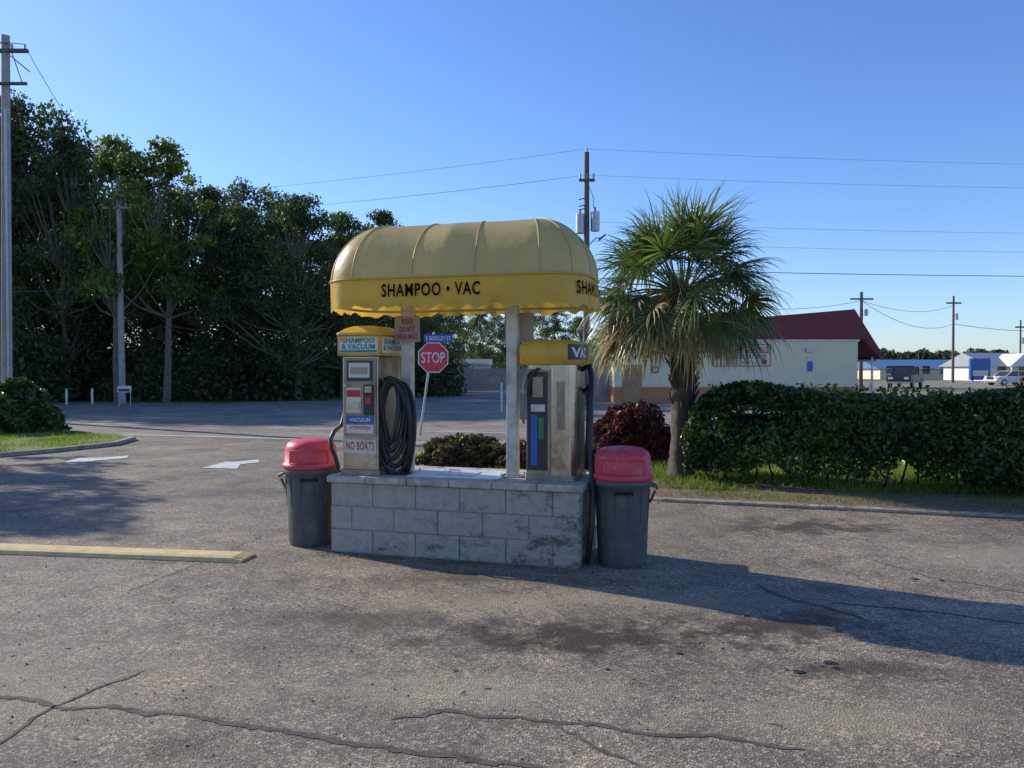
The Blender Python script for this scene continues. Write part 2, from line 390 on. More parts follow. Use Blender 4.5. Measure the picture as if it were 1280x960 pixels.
for a in ((-190,95,40,0,1),(-95,90,43,2,1),(-25,105,42,0,.9),(45,118,44,2,.8),(85,168,41,4,.75),(262,232,42,4,.95),(318,224,44,2,.85),
          (372,240,41,0,.85),(428,264,44,1,.95),(478,262,47,4,.9),(508,280,52,2,.8)): tree(*a)
tree(147,170,38,3,.85,'sweetgum_tree'); tree(208,176,39,3,.9,'sweetgum_tree'); tree(178,225,45,4,.9); tree(230,232,46,0,1)
for a in ((0,200,54,1,1.2),(80,205,52,4,1.2),(150,250,53,2,1.2),(290,255,55,0,1.3),(360,265,56,1,1.3),(430,290,58,2,1.3),(490,300,60,4,1.2),(535,340,66,1,1)): tree(*a)
for a in ((575,388,85,4,1.1),(600,385,78,1,.9),(628,392,88,2,1),(662,388,84,0,1),(695,382,80,4,1.1),(725,395,85,1,1.1),(545,380,72,2,1.2),(760,405,95,0,1.2)): tree(*a)
link('oak_tree',T[1],(-15.5,14.6,0),1.0,(.5,.5,.44)); link('oak_tree',T[3],(-19.5,19,0),2.2,(.6,.6,.5))
def mass(name,pts,n,leaf,matn,core=True):
    Cs=[]
    for (x,y,h,r) in pts:
        k=int(n*r*r); d=rng.normal(size=(k,3)); d/=np.linalg.norm(d,axis=1)[:,None]; d[:,2]=np.abs(d[:,2])
        p=d*(rng.random(k)**.3)[:,None]*np.array([r,r,h]); Cs.append(p+np.array([x,y,0]))
    return npmesh(name,[(quads(np.concatenate(Cs),leaf,matn),4,matn)])
pts=[]
for i in range(46):
    x=-240+i*17+random.uniform(-5,5); d=random.uniform(41,46) if x>60 else random.uniform(38,42)
    pts.append((XH(x,d),d+ (6 if x>380 else 0),random.uniform(1.2,3.8),random.uniform(1.4,2.6)))
link('undergrowth',mass('undergrowth',pts,380,.13,'oak'))
pts=[]
for i in range(230):
    d=random.uniform(190,260); x=-100+i*6.6; pts.append((XH(x,d),d,random.uniform(4.5,7.6)*(d/220),random.uniform(4,7)))
link('distant_treeline',mass('distant_treeline',pts,34,.75,'far'))

def ins(x,y,poly):
    c=False;j=len(poly)-1
    for i in range(len(poly)):
        xi,yi=poly[i];xj,yj=poly[j]
        if (yi>y)!=(yj>y) and x<(xj-xi)*(y-yi)/(yj-yi)+xi: c=not c
        j=i
    return c
def blades(name,poly,n,h,z0=.018,matn='grass',hole=None):
    xs=[p[0] for p in poly];ys=[p[1] for p in poly]; P=[]
    while len(P)<n:
        x=random.uniform(min(xs),max(xs));y=random.uniform(min(ys),max(ys))
        if ins(x,y,poly) and noise.noise(Vector((x*.9,y*.9,3)))>-.15+random.uniform(-.2,.2): P.append((x,y,z0))
    P=np.array(P); a=rng.uniform(0,6.28,len(P)); dr=np.stack([np.cos(a),np.sin(a),np.zeros(len(P))],1)
    hh=h*rng.uniform(.5,1.3,len(P))[:,None]; tip=P+np.array([0,0,1])*hh+rng.normal(size=P.shape)*hh*.4*np.array([1,1,.1])
    v=np.stack([P-dr*h*.09,P+dr*h*.09,tip],1).reshape(-1,3); return npmesh(name,[(v,3,matn)])
link('grass',blades('grass',[(-.9,12.5),(-1.75,14.0),(-1.6,15.7),(3,15.8),(12,13.2),(12,9.0),(6,9.9),(2.4,10.3),(.5,11.2)],38000,.09))
link('grass',blades('grass',[(-9.5,14.4),(-8.6,16.6),(-8.8,17.8),(-11,19.4),(-20,22),(-20,14.3)],26000,.07,.066))
link('grass',blades('grass',[(1.9,9.85),(14,6.3),(14,7.4),(3,10.6)],6000,.05))
def litter():
    P=[]
    for i in range(5200):
        t=random.random(); x=1.2+t*11; yk=9.55-(x-1.83)*.305
        y=yk+random.gauss(.35,.38); z=.025 if y>yk+.0 else -.004
        P.append((x,y,z+.01))
    for i in range(500): P.append((random.uniform(-3,6),random.uniform(3.4,10),.0))
    for i in range(350):
        u=random.uniform(-.1,2.4); v=-abs(random.gauss(0,.07))-.02; q=F@Vector((u,v,0)); P.append((q.x,q.y,.0))
    P=np.array(P); n=len(P); a=rng.uniform(0,6.28,n); s=rng.uniform(.006,.022,n)[:,None]
    d=np.stack([np.cos(a),np.sin(a),rng.uniform(-.3,.3,n)],1); e=np.stack([-np.sin(a),np.cos(a),rng.uniform(-.3,.3,n)],1)
    return npmesh('leaf_litter',[(np.stack([P-d*s,P+e*s*.5,P+d*s,P-e*s*.5],1).reshape(-1,3),4,'litter')])
link('leaf_litter',litter())
b=MB()
for i in range(1300):
    x,y=random.uniform(-4.5,5.5),random.uniform(3,9.5)
    if -1.7<x<1 and 6<y<8: continue
    if y>9.3-(x-1.83)*.305 and x>1.2: continue
    r=random.uniform(.003,.009); o=Vector((x,y,-.008+r*.4)); vs=[o+Vector((random.uniform(.7,1.2)*r*q[0],random.uniform(.7,1.2)*r*q[1],random.uniform(.6,.9)*r*q[2])) for q in ((1,0,0),(0,1,0),(-1,0,0),(0,-1,0),(0,0,1),(0,0,-1))]
    b.add(vs,[(0,1,4),(1,2,4),(2,3,4),(3,0,4),(1,0,5),(2,1,5),(3,2,5),(0,3,5)],'pebble')
b.obj('gravel')

def shrub(name,x,y,rx,ry,h,n,leaf,matn,z0=.03,seed=0):
    d=rng.normal(size=(n,3)); d/=np.linalg.norm(d,axis=1)[:,None]; d[:,2]=np.abs(d[:,2])*1.0-.12
    lump=np.array([1+.30*noise.noise(Vector(v)*2.4+Vector((seed,0,0)))+.14*noise.noise(Vector(v)*6+Vector((seed,0,0))) for v in d])
    rad=(1.05-.28*rng.random(n)**2)*lump; p=d*rad[:,None]*np.array([rx,ry,h]); p[:,2]+=z0+.08
    p=p[p[:,2]>z0]
    b=MB(); rg=[]
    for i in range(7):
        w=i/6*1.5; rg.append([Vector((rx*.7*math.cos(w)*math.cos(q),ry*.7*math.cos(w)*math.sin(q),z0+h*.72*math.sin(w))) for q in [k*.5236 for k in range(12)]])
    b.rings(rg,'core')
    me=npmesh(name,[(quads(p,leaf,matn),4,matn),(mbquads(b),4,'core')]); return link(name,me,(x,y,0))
shrub('loropetalum_bush',2.1,13.9,.78,.6,.9,17000,.032,'red',seed=3)
shrub('low_bush',-.75,12.9,.75,.5,.42,9000,.03,'mixed',seed=5); shrub('low_bush',.2,12.6,.7,.45,.36,8000,.03,'mixed',seed=9)
shrub('loropetalum_bush',7.35,10.75,.95,.6,1.52,14000,.04,'red',seed=6)
shrub('bush',-12.6,19.6,1.3,1.0,1.15,15000,.08,'hedge',.09,seed=8)
def hedge():
    A=Vector((2.40,10.9)); D=Vector((.9455,-.3256)); Nn=Vector((.3256,.9455)); Ln=9.5; W=1.5; Hh=1.3
    n=70000; t=rng.random(n)**1.15*Ln; sel=rng.random(n); C=np.zeros((n,3)); z=rng.random(n); w=rng.random(n); dep=(rng.random(n)**2.0)*.28
    W_=np.where(sel<.52,dep,np.where(sel<.60,W-dep,w*W)); Z_=np.where(sel<.60,.12+z*(Hh-.12),Hh-dep)
    endm=sel>.93; t=np.where(endm,dep,t); Z_=np.where(endm,.12+z*(Hh-.12),Z_)
    for i in range(n):
        q=Vector((t[i]*1.1,W_[i]*1.1,Z_[i]*1.3)); k=noise.noise(q)*.24+noise.noise(q*2.3)*.13+noise.noise(q*6)*.05
        zz=Z_[i]/Hh; rnd=.3*max(0,zz-.62)**1.5/.23
        ww=W_[i]; tt=t[i]
        ww=ww+(k+rnd if ww<W*.5 else -k-rnd); hz=Z_[i]
        if zz>.7: hz+= k*.55-.12*(t[i]/6.0)+.05*math.sin(t[i]*1.7)
        if tt<.4: tt=tt+rnd+k*.9
        p=A+D*tt+Nn*ww; C[i]=(p.x,p.y,hz)
    m=500; st=[]
    for i in range(m):
        tt=random.uniform(.3,8.5); p=A+D*tt+Nn*random.uniform(.1,1.0); h0=Hh-.12*(tt/6.0)-.02; hh=random.uniform(.03,.16)
        for k in range(4): st.append((p.x+random.uniform(-.02,.02),p.y,h0+hh*k/3))
    keep=[ C[i][2]>.20+.42*max(0,noise.noise(Vector((C[i][0]*1.9,0,7)))) for i in range(n)]
    C=np.concatenate([C[np.array(keep)],np.array(st)])
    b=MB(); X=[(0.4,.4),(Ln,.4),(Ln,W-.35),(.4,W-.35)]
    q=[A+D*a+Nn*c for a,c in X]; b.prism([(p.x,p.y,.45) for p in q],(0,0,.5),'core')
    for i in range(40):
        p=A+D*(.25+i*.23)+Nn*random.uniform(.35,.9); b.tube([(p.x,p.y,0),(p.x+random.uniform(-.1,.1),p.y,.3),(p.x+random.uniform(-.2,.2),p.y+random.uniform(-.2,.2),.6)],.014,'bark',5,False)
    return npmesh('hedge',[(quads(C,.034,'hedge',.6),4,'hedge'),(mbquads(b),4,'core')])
link('hedge',hedge())

# ------------------------------------------------ palm
def palm():
    b=MB(); rg=[]; H=2.75; n=20
    for i in range(60):
        z=H*i/59; rr=.145+.025*min(1,max(0,(z-1.4)/1.0))+.05*math.exp(-z*5)
        ring=[]
        for k in range(n):
            a=6.283*k/n; q=rr*(1+.14*abs(math.sin(z*13+(k%2)*1.57))+.14*noise.noise(Vector((math.cos(a)*2,math.sin(a)*2,z*6))))
            ring.append(Vector((q*math.cos(a)+.02*math.sin(z*1.3),q*math.sin(a),z)))
        rg.append(ring)
    b.rings(rg,'palmbark')
    for i in range(110):
        a=random.uniform(0,6.283); z=random.uniform(.9,2.7); o=Vector((math.cos(a),math.sin(a),0))
        p=o*.14+Vector((.02*math.sin(z*1.3),0,z)); b.tube([p,p+o*.05+Vector((0,0,.09)),p+o*random.uniform(.05,.12)+Vector((0,0,.18))],[.03,.022,.012],'palmbark',5)
    cen=Vector((.0,0,2.72))
    def frond(a,el,pl,ll,m,droop,nl=30,fan=1.75):
        o=Vector((math.cos(a),math.sin(a),0)); d=(o*math.cos(el)+Zv*math.sin(el)).normalized()
        p=[cen+o*.08]
        cur=p[0].copy(); dd=d.copy()
        for k in range(5):
            cur=cur+dd*pl/5; dd=(dd+Vector((0,0,-droop*.17))).normalized(); p.append(cur.copy())
        b.tube(p,[.016,.014,.012,.01,.009,.008],m,4,False)
        sidev=dd.cross(Zv).normalized(); upv=sidev.cross(dd).normalized()
        roll=random.uniform(-.9,.9); s2=sidev*math.cos(roll)+upv*math.sin(roll); u2=dd.cross(s2)*-1
        for j in range(nl):
            w=(j/(nl-1)-.5)*2; ang=w*fan+random.uniform(-.07,.07)
            ld=(dd*math.cos(ang)+s2*math.sin(ang)+u2*(-.3*abs(w)+random.uniform(-.1,.18))).normalized()
            ln=ll*(1-.35*abs(w)**2)*random.uniform(.75,1.1); wd=.015
            wv=ld.cross(u2).normalized()
            q0=cur+dd*(.12*(1-abs(w))-.02); q=[q0]; e=ld.copy()
            dj=droop*random.uniform(.8,1.5)
            for k in range(4):
                q.append(q[-1]+e*ln/4); e=(e+Vector((random.uniform(-.05,.05),random.uniform(-.05,.05),-dj*(.05+.27*k)))).normalized()
            ws=[.006,wd,wd*.85,wd*.5,.001]
            vs=[]
            for k in range(5): vs+=[q[k]-wv*ws[k],q[k]+wv*ws[k]]
            b.add(vs,[(2*k,2*k+1,2*k+3,2*k+2) for k in range(4)],m)
    for i in range(82):
        a=i*2.39996+random.uniform(-.2,.2); t=i/81; el=math.radians(84-98*t+random.uniform(-12,12))
        frond(a,el,random.uniform(.55,.85)+.2*t,random.uniform(.62,.88),'palm',.45+.6*t)
    for i in range(26):
        frond(random.uniform(0,6.283),math.radians(random.uniform(-55,-10)),random.uniform(.5,.85),random.uniform(.5,.75),'palmdead',random.uniform(.9,1.5),20,1.3)
    for i in range(26):
        frond(math.radians(random.uniform(150,262)),math.radians(random.uniform(-32,8)),random.uniform(.7,1.1),random.uniform(.5,.75),'palmdead',random.uniform(.7,1.1),20,1.3)
    return b.obj('palm_tree',Matrix.Translation((2.49,11.6,0)))
palm()

# ------------------------------------------------ island
def island():
    W=2.22;D=.82; b=MB()
    b.box((.014,.014,-.01),(W-.014,D-.014,.6),'mortar')
    bw=.4;hh=.198
    for c in range(3):
        z0=.002+c*(hh+.006); off=0 if c%2==0 else -.2
        x=off
        while x<W-.01:
            a=max(0,x+.003); e=min(W,x+bw-.003)
            if e-a>.03:
                for (v0,v1) in ((0,.06),(D-.06,D)):
                    b.box((a,v0+random.uniform(-.005,.005),z0),(e,v1,z0+hh),'block')
            x+=bw
        for k in range(2):
            for (u0,u1) in ((W-.05,W+.001),(-.001,.05)):
                b.box((u0,.064+k*.352,z0+.001),(u1,.064+k*.352+.34,z0+hh-.001),'block')
    n=6
    for k in range(n): b.box((-.03+k*(W+.06)/n+.002,-.03+random.uniform(-.003,.003),.614),(-.03+(k+1)*(W+.06)/n-.002,D+.03,.672),'conc')
    b.obj('concrete_block_island',F,bevel=.009)
island()
zt=.672
b=MB(); b.box((.68,.1,zt),(1.5,.62,zt+.012),'hatch'); b.box((.9,.2,zt+.012),(1.25,.45,zt+.02),'hatch'); b.tube([(1.0,.3,zt+.02),(1.0,.3,zt+.045),(1.1,.3,zt+.045),(1.1,.3,zt+.02)],.006,'galv',6); b.obj('utility_hatch_cover',F,bevel=.003)

def awning():
    root=empty('awning',F@Matrix.Translation((1.1,.4,2.1)))
    cu,cv=1.10,.39; a,bh,r=1.165,.52,.34; z0,zv,zt_=2.13,2.365,2.885
    def ring(i,z,bot=False):
        rr=r*(1-i/bh)+.004; A=a-i*1.02; B=bh-i; out=[]
        for (sx,sy,w0) in ((1,1,0),(-1,1,90),(-1,-1,180),(1,-1,270)):
            for k in range(13):
                w=math.radians(w0+90*k/12); out.append(Vector((cu+sx*(A-rr)+rr*math.cos(w),cv+sy*(B-rr)+rr*math.sin(w),z)))
        full=[]
        q=[out[0:13],out[13:26],out[26:39],out[39:52]]
        for j in range(4):
            full+=q[j]; s=q[j][-1]; e=q[(j+1)%4][0]; m=48 if j in(0,2) else 12
            full+=[s.lerp(e,k/m) for k in range(1,m)]
        return full
    prof=[(0,z0),(0,z0+.06),(0,z0+.12),(0,z0+.18),(0,zv)]
    b=MB(); rings=[]
    for idx,(i,z) in enumerate(prof):
        rg=ring(i,z)
        for k,p in enumerate(rg):
            wv=.010*math.sin(k*.55+idx*.3)+.007*math.sin(k*1.31)
            f=(1,.5,.3,.15,0)[idx]
            dirc=Vector((p.x-cu,(p.y-cv)*2,0)).normalized()
            rg[k]=p+dirc*wv*f*1.6
            if idx==0: rg[k].z+= -.018*abs(math.sin(k*.26))+.012*math.sin(k*1.7)+.01*math.sin(k*.9+1)
        rings.append(rg)
    b.rings(rings,'val',True,False,False)
    dr=[]; K=16
    for t in range(K+1):
        w=t/K*math.pi/2; i=bh*(1-math.cos(w)**.9)*.985; z=zv+(zt_-zv)*math.sin(w)**.95
        rg=ring(i,z)
        for k,p in enumerate(rg):
            sag=.022*math.sin(w*2)*abs(math.sin((p.x-cu)*4.4))+.010*math.sin(w*2)*noise.noise(Vector((p.x*3,p.y*3,z*4)))
            d=Vector((0,p.y-cv,0))
            rg[k]=p-Vector((0,d.normalized().y*sag if d.length>1e-4 else 0,sag*.6))
        dr.append(rg)
    b.rings(dr,'fab',True,False,True)
    b.obj('fabric_cover',F,parent=root)
    s=MB()
    rg=ring(-.004,zv); s.tube(rg+[rg[0]],.009,'val',6)
    tot=len(rg)
    idxs=[0,6,12, 13+15,13+31, 60,66,72, 72+6, 84,90,96, 96+16,96+32,144,150,156]
    for k in idxs:
        k%=tot; pts=[q[k]+Vector((0,0,.004)) for q in dr]
        s.tube(pts,.0065,'fab',5)
    s.obj('seam',F,parent=root)
    f=MB()
    for z in (2.16,2.36):
        rg=ring(.03,z); f.tube(rg+[rg[0]],.013,'galv',6)
    for u in (.3,.57,1.1,1.56,1.95):
        f.tube([(u,-.08,2.36),(u,.86,2.36)],.015,'galv',6)
        pts=[]
        for t in range(9):
            w=math.pi*t/8; pts.append((u,cv-(bh-.04)*math.cos(w),2.36+.46*math.sin(w)))
        f.tube(pts,.012,'galv',6)
    f.box((.3,.34,2.37),(1.95,.42,2.42),'galv')
    f.obj('tube_frame',F,parent=root)
    P=ring(-.0075,0); cum=[0]
    for k in range(1,tot+1): cum.append(cum[-1]+(P[k%tot]-P[k-1]).length)
    kf=next(k for k in range(tot) if k>=90 and P[k].x>=.98 and P[k].y<0)
    def at(sv):
        sv%=cum[-1]
        k=int(np.searchsorted(cum,sv,side='right'))-1; k=min(k,tot-1); t=(sv-cum[k])/(cum[k+1]-cum[k]+1e-9)
        return P[k%tot].lerp(P[(k+1)%tot],t)
    V,Fc=textmesh('SHAMPOO \u2022 VAC',.022,1.14); V[:,0]*=.86/np.ptp(V[:,0]); V[:,1]*=.110/np.ptp(V[:,1])
    for nm,s0 in (('lettering',cum[kf]),('lettering_end',cum[kf]+1.66)):
        t=MB(); vs=[]
        for v in V:
            p=at(s0+v[0]); d=Vector((p.x-cu,(p.y-cv)*2.2,0)).normalized()
            vs.append((p.x+d.x*.012,p.y+d.y*.012,2.262+v[1]))
        t.add(vs,Fc,'ink'); t.obj(nm,F,parent=root)
awning()
for u in (.575,1.56):
    b=MB(); b.box((u-.048,.32,zt+.012),(u+.048,.416,2.37),'post'); b.box((u-.1,.27,zt+.001),(u+.1,.474,zt+.012),'galv')
    for du in(-.08,.08):
        for dv in (.29,.455): b.tube([(u+du,dv,zt+.01),(u+du,dv,zt+.03)],.01,'galv',6)
    b.obj('awning_post',F,bevel=.006)
r=empty('notice_sign',face(.5,.3,1.98)); b=MB(); b.box((-.12,-.115,-.004),(.12,.115,.004),'greysign'); b.obj('panel',face(.60,.30,1.96),parent=r)
text('lettering','PLEASE\nDO NOT\nWASH MATS',.205,.185,'pinktxt',face(.60,.292,1.96),r,.012)
r=empty('notice_sign',face(1.585,.45,1.98)); b=MB(); b.box((-.13,-.125,-.004),(.13,.125,.004),'greysign'); b.obj('panel',face(1.60,.425,1.97),parent=r)

def lab(p,u0,u1,z0,z1,v,m,nm,d=.004):
    b=MB(); b.box((u0,v-d,z0),(u1,v,z1),m); return b.obj(nm,F,parent=p)
def machine_left():
    r=empty('shampoo_vacuum_machine',F@Matrix.Translation((.25,.3,zt)))
    b=MB(); u0,u1,v0,v1=.08,.42,.08,.56
    b.box((u0-.015,v0-.015,zt),(u1+.015,v1+.015,zt+.05),'steeld')
    b.box((u0,v0,zt+.05),(u1,v1,1.715),'steel')
    b.box((u0+.02,v0-.006,zt+.07),(u1-.02,v0,1.0),'steel')
    b.box((u0+.015,v0-.012,1.012),(u1-.015,v0,1.70),'steeld')
    b.tube([(u1-.03,v0-.012,1.03),(u1-.03,v0-.012,1.68)],.006,'steel',6)
    b.obj('cabinet',F,bevel=.006,parent=r)
    t=MB(); e=.035
    t.box((u0-e,v0-e,1.72),(u1+e,v1+e,1.90),'yellowt')
    rg=[rrect((u0+u1)/2,(v0+v1)/2,(u1-u0)/2+e+.012-i,(v1-v0)/2+e+.012-i,.03,z,4) for i,z in ((0,1.902),(0,1.918),(.02,1.935),(.06,1.965),(.11,1.985),(.16,1.99))]
    t.rings(rg,'yellowt'); t.obj('topper',F,bevel=.006,parent=r)
    vf=v0-e
    lab(r,u0-e+.02,u1+e-.02,1.745,1.885,vf,'lbl','sign_front')
    lab(r,u0-e+.03,u1+e-.03,1.75,1.77,vf-.005,'teal','sign_stripe',.002)
    lab(r,u0-e+.03,u0-e+.09,1.85,1.88,vf-.005,'yellowt','sign_patch',.002)
    text('lettering','SHAMPOO\n& VACUUM',.32,.10,'teal',face((u0+u1)/2,vf-.006,1.828),r,.03,1.06)
    uf=u1+e; b=MB(); b.box((uf,v0,1.745),(uf+.004,v1-.02,1.885),'lbl'); b.obj('sign_side',F,parent=r)
    text('lettering_side','SHAMPOO\n& VACUUM',.40,.10,'teal',side(uf+.006,.31,1.82),r,.03,1.06)
    v=v0-.012
    lab(r,.13,.37,1.50,1.68,v,'blackp','display_frame',.012); lab(r,.15,.35,1.53,1.66,v-.012,'lbl','display',.003)
    lab(r,.17,.33,1.56,1.62,v-.015,'steeld','display_inset',.002)
    lab(r,.12,.26,1.22,1.44,v,'lbl','coin_label'); lab(r,.125,.255,1.36,1.42,v-.004,'redp','red_label',.003)
    lab(r,.13,.25,1.25,1.31,v-.004,'steel','coin_slot_plate',.008)
    lab(r,.29,.385,1.2,1.47,v,'blackp','bill_acceptor',.014); lab(r,.305,.37,1.40,1.455,v-.014,'steel','bill_slot',.006)
    lab(r,.31,.365,1.3,1.36,v-.014,'redp','button_plate',.004)
    lab(r,.12,.38,1.125,1.195,v,'blue','vacuum_label'); text('lettering','VACUUM',.2,.035,'lbl',face(.25,v-.0055,1.16),r,.03)
    lab(r,.12,.38,1.04,1.115,v,'lbl','instruction_label'); text('lettering','ATTENTION',.2,.028,'redp',face(.25,v-.0055,1.09),r,.02)
    lab(r,.10,.40,.865,.985,v0-.006,'lbl','no_boats_label'); text('lettering','NO BOATS',.27,.075,'redp',face(.25,v0-.0115,.93),r,.02,1.12)
    k=MB(); k.tube([(.385,v0-.03,.84),(.385,v0,.84)],.015,'steel',10); k.tube([(.115,v0-.025,1.46),(.115,v0,1.46)],.012,'steel',10)
    k.obj('lock',F,parent=r)
    h=MB()
    for j in range(6):
        cx=.525+random.uniform(-.012,.012); ry=.27+.035*j; rx=.075+.021*j; cz=1.50-ry+random.uniform(-.01,.01); pts=[]
        for k in range(41):
            w=2*math.pi*k/40; pts.append((cx+rx*math.cos(w)*(1+.1*math.sin(w)),.12+.022*j*(1 if j%2 else .6)+.03*math.sin(w*2+j),cz+ry*math.sin(w)))
        h.tube(pts,.0225,'black',9,False)
    h.tube([(.44,.3,1.45),(.46,.14,1.52),(.52,.1,1.53),(.58,.15,1.5)],.02,'black',8)
    h.tube([(.42,.2,1.5),(.62,.2,1.5)],.014,'steel',8)
    h.tube([(.08,.35,1.62),(.03,.33,1.66),(.0,.3,1.5),(.02,.25,1.25),(.0,.2,1.1),(-.03,.12,1.05),(-.045,.08,.98),(-.02,.05,.90),(.03,.03,.83),(.05,.05,.72)],.019,'black',8)
    h.tube([(.05,.3,1.6),(.045,.3,1.2),(.05,.25,.95)],.017,'black',8)
    h.obj('hose',F,parent=r)
machine_left()
def machine_right():
    r=empty('vacuum_machine',F@Matrix.Translation((1.93,.4,zt)))
    b=MB(); cu,cv=1.93,.44; a,c=.215,.26
    b.rings([rrect(cu,cv,a,c,.09,z,8) for z in (zt,1.64)],'steel',True)
    b.rings([rrect(cu,cv,a+.012,c+.012,.09,z,8) for z in (zt+.001,zt+.045)],'steeld',True)
    b.box((1.735,.168,.72),(1.745+.19,.19,1.60),'steeld')
    b.tube([(1.95,.185,zt+.05),(1.95,.185,1.62)],.012,'steel',8)
    b.tube([(2.09,.215,zt+.05),(2.09,.215,1.62)],.03,'steel',12)
    b.obj('cabinet',F,parent=r)
    lab(r,1.745,1.915,.76,1.58,.168,'blackp','control_panel',.006)
    lab(r,1.775,1.83,.80,1.22,.162,'blue','blue_label',.003); lab(r,1.84,1.885,1.02,1.20,.162,'green','green_label',.003)
    lab(r,1.775,1.895,1.25,1.31,.162,'lbl','price_label',.003); lab(r,1.79,1.88,1.37,1.54,.162,'steeld','coin_plate',.01)
    lab(r,1.99,2.06,1.1,1.5,.178,'steeld','hinge_plate',.003)
    t=MB()
    t.rings([rrect(cu,cv,a+.05-i,c+.06-i,.10,z,8) for i,z in ((.012,1.642),(0,1.655),(0,1.80),(.02,1.825),(.07,1.845),(.13,1.85))],'yellowt',True)
    t.obj('topper',F,parent=r)
    R=rrect(cu,cv,a+.054,c+.064,.10,0,8); q=[p for p in R if p.x>cu and p.y<cv]
    q=sorted(q,key=lambda p:math.atan2(p.y-(cv),p.x-cu)); q=q+[Vector((q[-1].x,q[-1].y+.28,0))]
    s=MB(); vs=[]
    for p in q: vs+=[(p.x,p.y,1.68),(p.x,p.y,1.81)]
    s.add(vs,[(2*i,2*i+2,2*i+3,2*i+1) for i in range(len(q)-1)],'blackp'); s.obj('corner_sign',F,parent=r)
    V,Fc=textmesh('VAC',.04); V[:,0]*=.26/np.ptp(V[:,0]); V[:,1]*=.085/np.ptp(V[:,1])
    cum=[0]
    for i in range(1,len(q)): cum.append(cum[-1]+(q[i]-q[i-1]).length)
    vs=[]
    for v in V:
        sv=v[0]+.155; i=min(len(q)-2,max(0,int(np.searchsorted(cum,sv))-1)); p=q[i].lerp(q[i+1],(sv-cum[i])/(cum[i+1]-cum[i]))
        d=Vector((p.x-cu,p.y-cv,0)).normalized()*.006; vs.append((p.x+d.x,p.y+d.y,1.742+v[1]))
    t=MB(); t.add(vs,Fc,'lbl'); t.obj('lettering',F,parent=r)
    h=MB()
    h.tube([(1.78,.16,1.6),(1.74,.13,1.56),(1.72,.11,1.45),(1.73,.11,1.3),(1.71,.12,1.22),(1.72,.14,1.15)],.013,'steeld',8)
    h.tube([(1.84,.15,1.61),(1.80,.12,1.57),(1.765,.1,1.48),(1.76,.12,1.38)],.012,'black',8)
    h.tube([(2.14,.5,1.60),(2.22,.44,1.63),(2.25,.38,1.52),(2.255,.3,1.3),(2.26,.26,1.0),(2.27,.24,.8),(2.29,.2,.70),(2.30,.15,.62),(2.30,.1,.3),(2.27,.1,.06),(2.25,.2,.02)],.024,'black',9)
    h.tube([(2.14,.6,1.4),(2.2,.5,1.45),(2.22,.42,1.3),(2.21,.4,.95),(2.2,.42,.75)],.022,'black',9)
    h.obj('hose',F,parent=r)
machine_right()

def trashcan(x,y,rot,letters):
    Mx=Matrix.Translation((x,y,0))@Matrix.Rotation(rot,4,'Z'); r=empty('trash_can',Mx)
    b=MB(); n=40
    def circ(rr,z,wob=0): return [Vector((rr*math.cos(6.28318*k/n)*(1+wob*(k%2)),rr*math.sin(6.28318*k/n)*(1+wob*(k%2)),z)) for k in range(n)]
    b.rings([circ(q,z) for q,z in ((.19,-.006),(.198,.02),(.203,.05),(.212,.3),(.222,.56),(.228,.64),(.240,.645),(.243,.69),(.236,.70))],'can')
    for w in (0,math.pi):
        c=Vector((math.cos(w),math.sin(w),0)); s=Vector((-c.y,c.x,0))
        b.tube([c*.225+s*.07+Zv*.66,c*.275+s*.06+Zv*.64,c*.285+Zv*.62,c*.275-s*.06+Zv*.64,c*.225-s*.07+Zv*.66],.013,'can',6)
        b.tube([c*.225+Zv*.5,c*.27+Zv*.6],.012,'can',6)
    for k in range(12):
        a=k*math.pi/6+.2; b.tube([Vector((.213*math.cos(a),.213*math.sin(a),.36)),Vector((.229*math.cos(a),.229*math.sin(a),.62))],.006,'can',4)
    b.obj('bin',Mx,parent=r)
    l=MB()
    l.rings([circ(q,z) for q,z in ((.236,.70),(.254,.702),(.256,.735),(.246,.745),(.238,.75),(.232,.86),(.226,.872)) ],'redlid')
    l.rings([circ(q,z) for q,z in ((.231,.868),(.228,.89),(.21,.925),(.17,.95),(.10,.962),(.03,.965))],'redlid')
    a0=-math.pi/2; vs=[];m=14
    for k in range(m+1):
        a=a0-.75+1.5*k/m; vs+=[(.243*math.cos(a),.243*math.sin(a),.76),(.2375*math.cos(a),.2375*math.sin(a),.862)]
    l.add(vs,[(2*k,2*k+2,2*k+3,2*k+1) for k in range(m)],'redlid',True)
    for a in (a0-.78,a0+.78): l.tube([(.244*math.cos(a),.244*math.sin(a),.75),(.236*math.cos(a),.236*math.sin(a),.868)],.006,'redlid',5)
    l.tube([(.238*math.cos(a0-.78+1.56*k/12),.238*math.sin(a0-.78+1.56*k/12),.868) for k in range(13)],.007,'redlid',5)
    l.obj('lid',Mx,parent=r)
    V,Fc=textmesh(letters,.03); V[:,0]*=.16/np.ptp(V[:,0]); V[:,1]*=.032/np.ptp(V[:,1]); t=MB()
    t.add([(.2318*math.sin(v[0]/.2318),-.2318*math.cos(v[0]/.2318),.605+v[1]) for v in V],Fc,'ink'); t.obj('lettering',Mx,parent=r)
trashcan(-1.86,7.28,.15,'BRAWN'); trashcan(.915,6.52,-.1,'BRAWN')

a=G(-60,691);e=G(299,704); d=(e-a).normalized(); nn=Vector((-d.y,d.x,0)); b=MB()
sec=[(0,0),(.02,.035),(.06,.046),(.21,.048),(.26,.035),(.28,0)]
R=[[a+d*t+nn*s+Zv*(h*k-.008) for s,h in sec] for t,k in ((0,1),((e-a).length*.5,1),((e-a).length-.08,1),((e-a).length,.45))]
b.rings(R,'stopconc',False); b.obj('wheel_stop',bevel=.01)

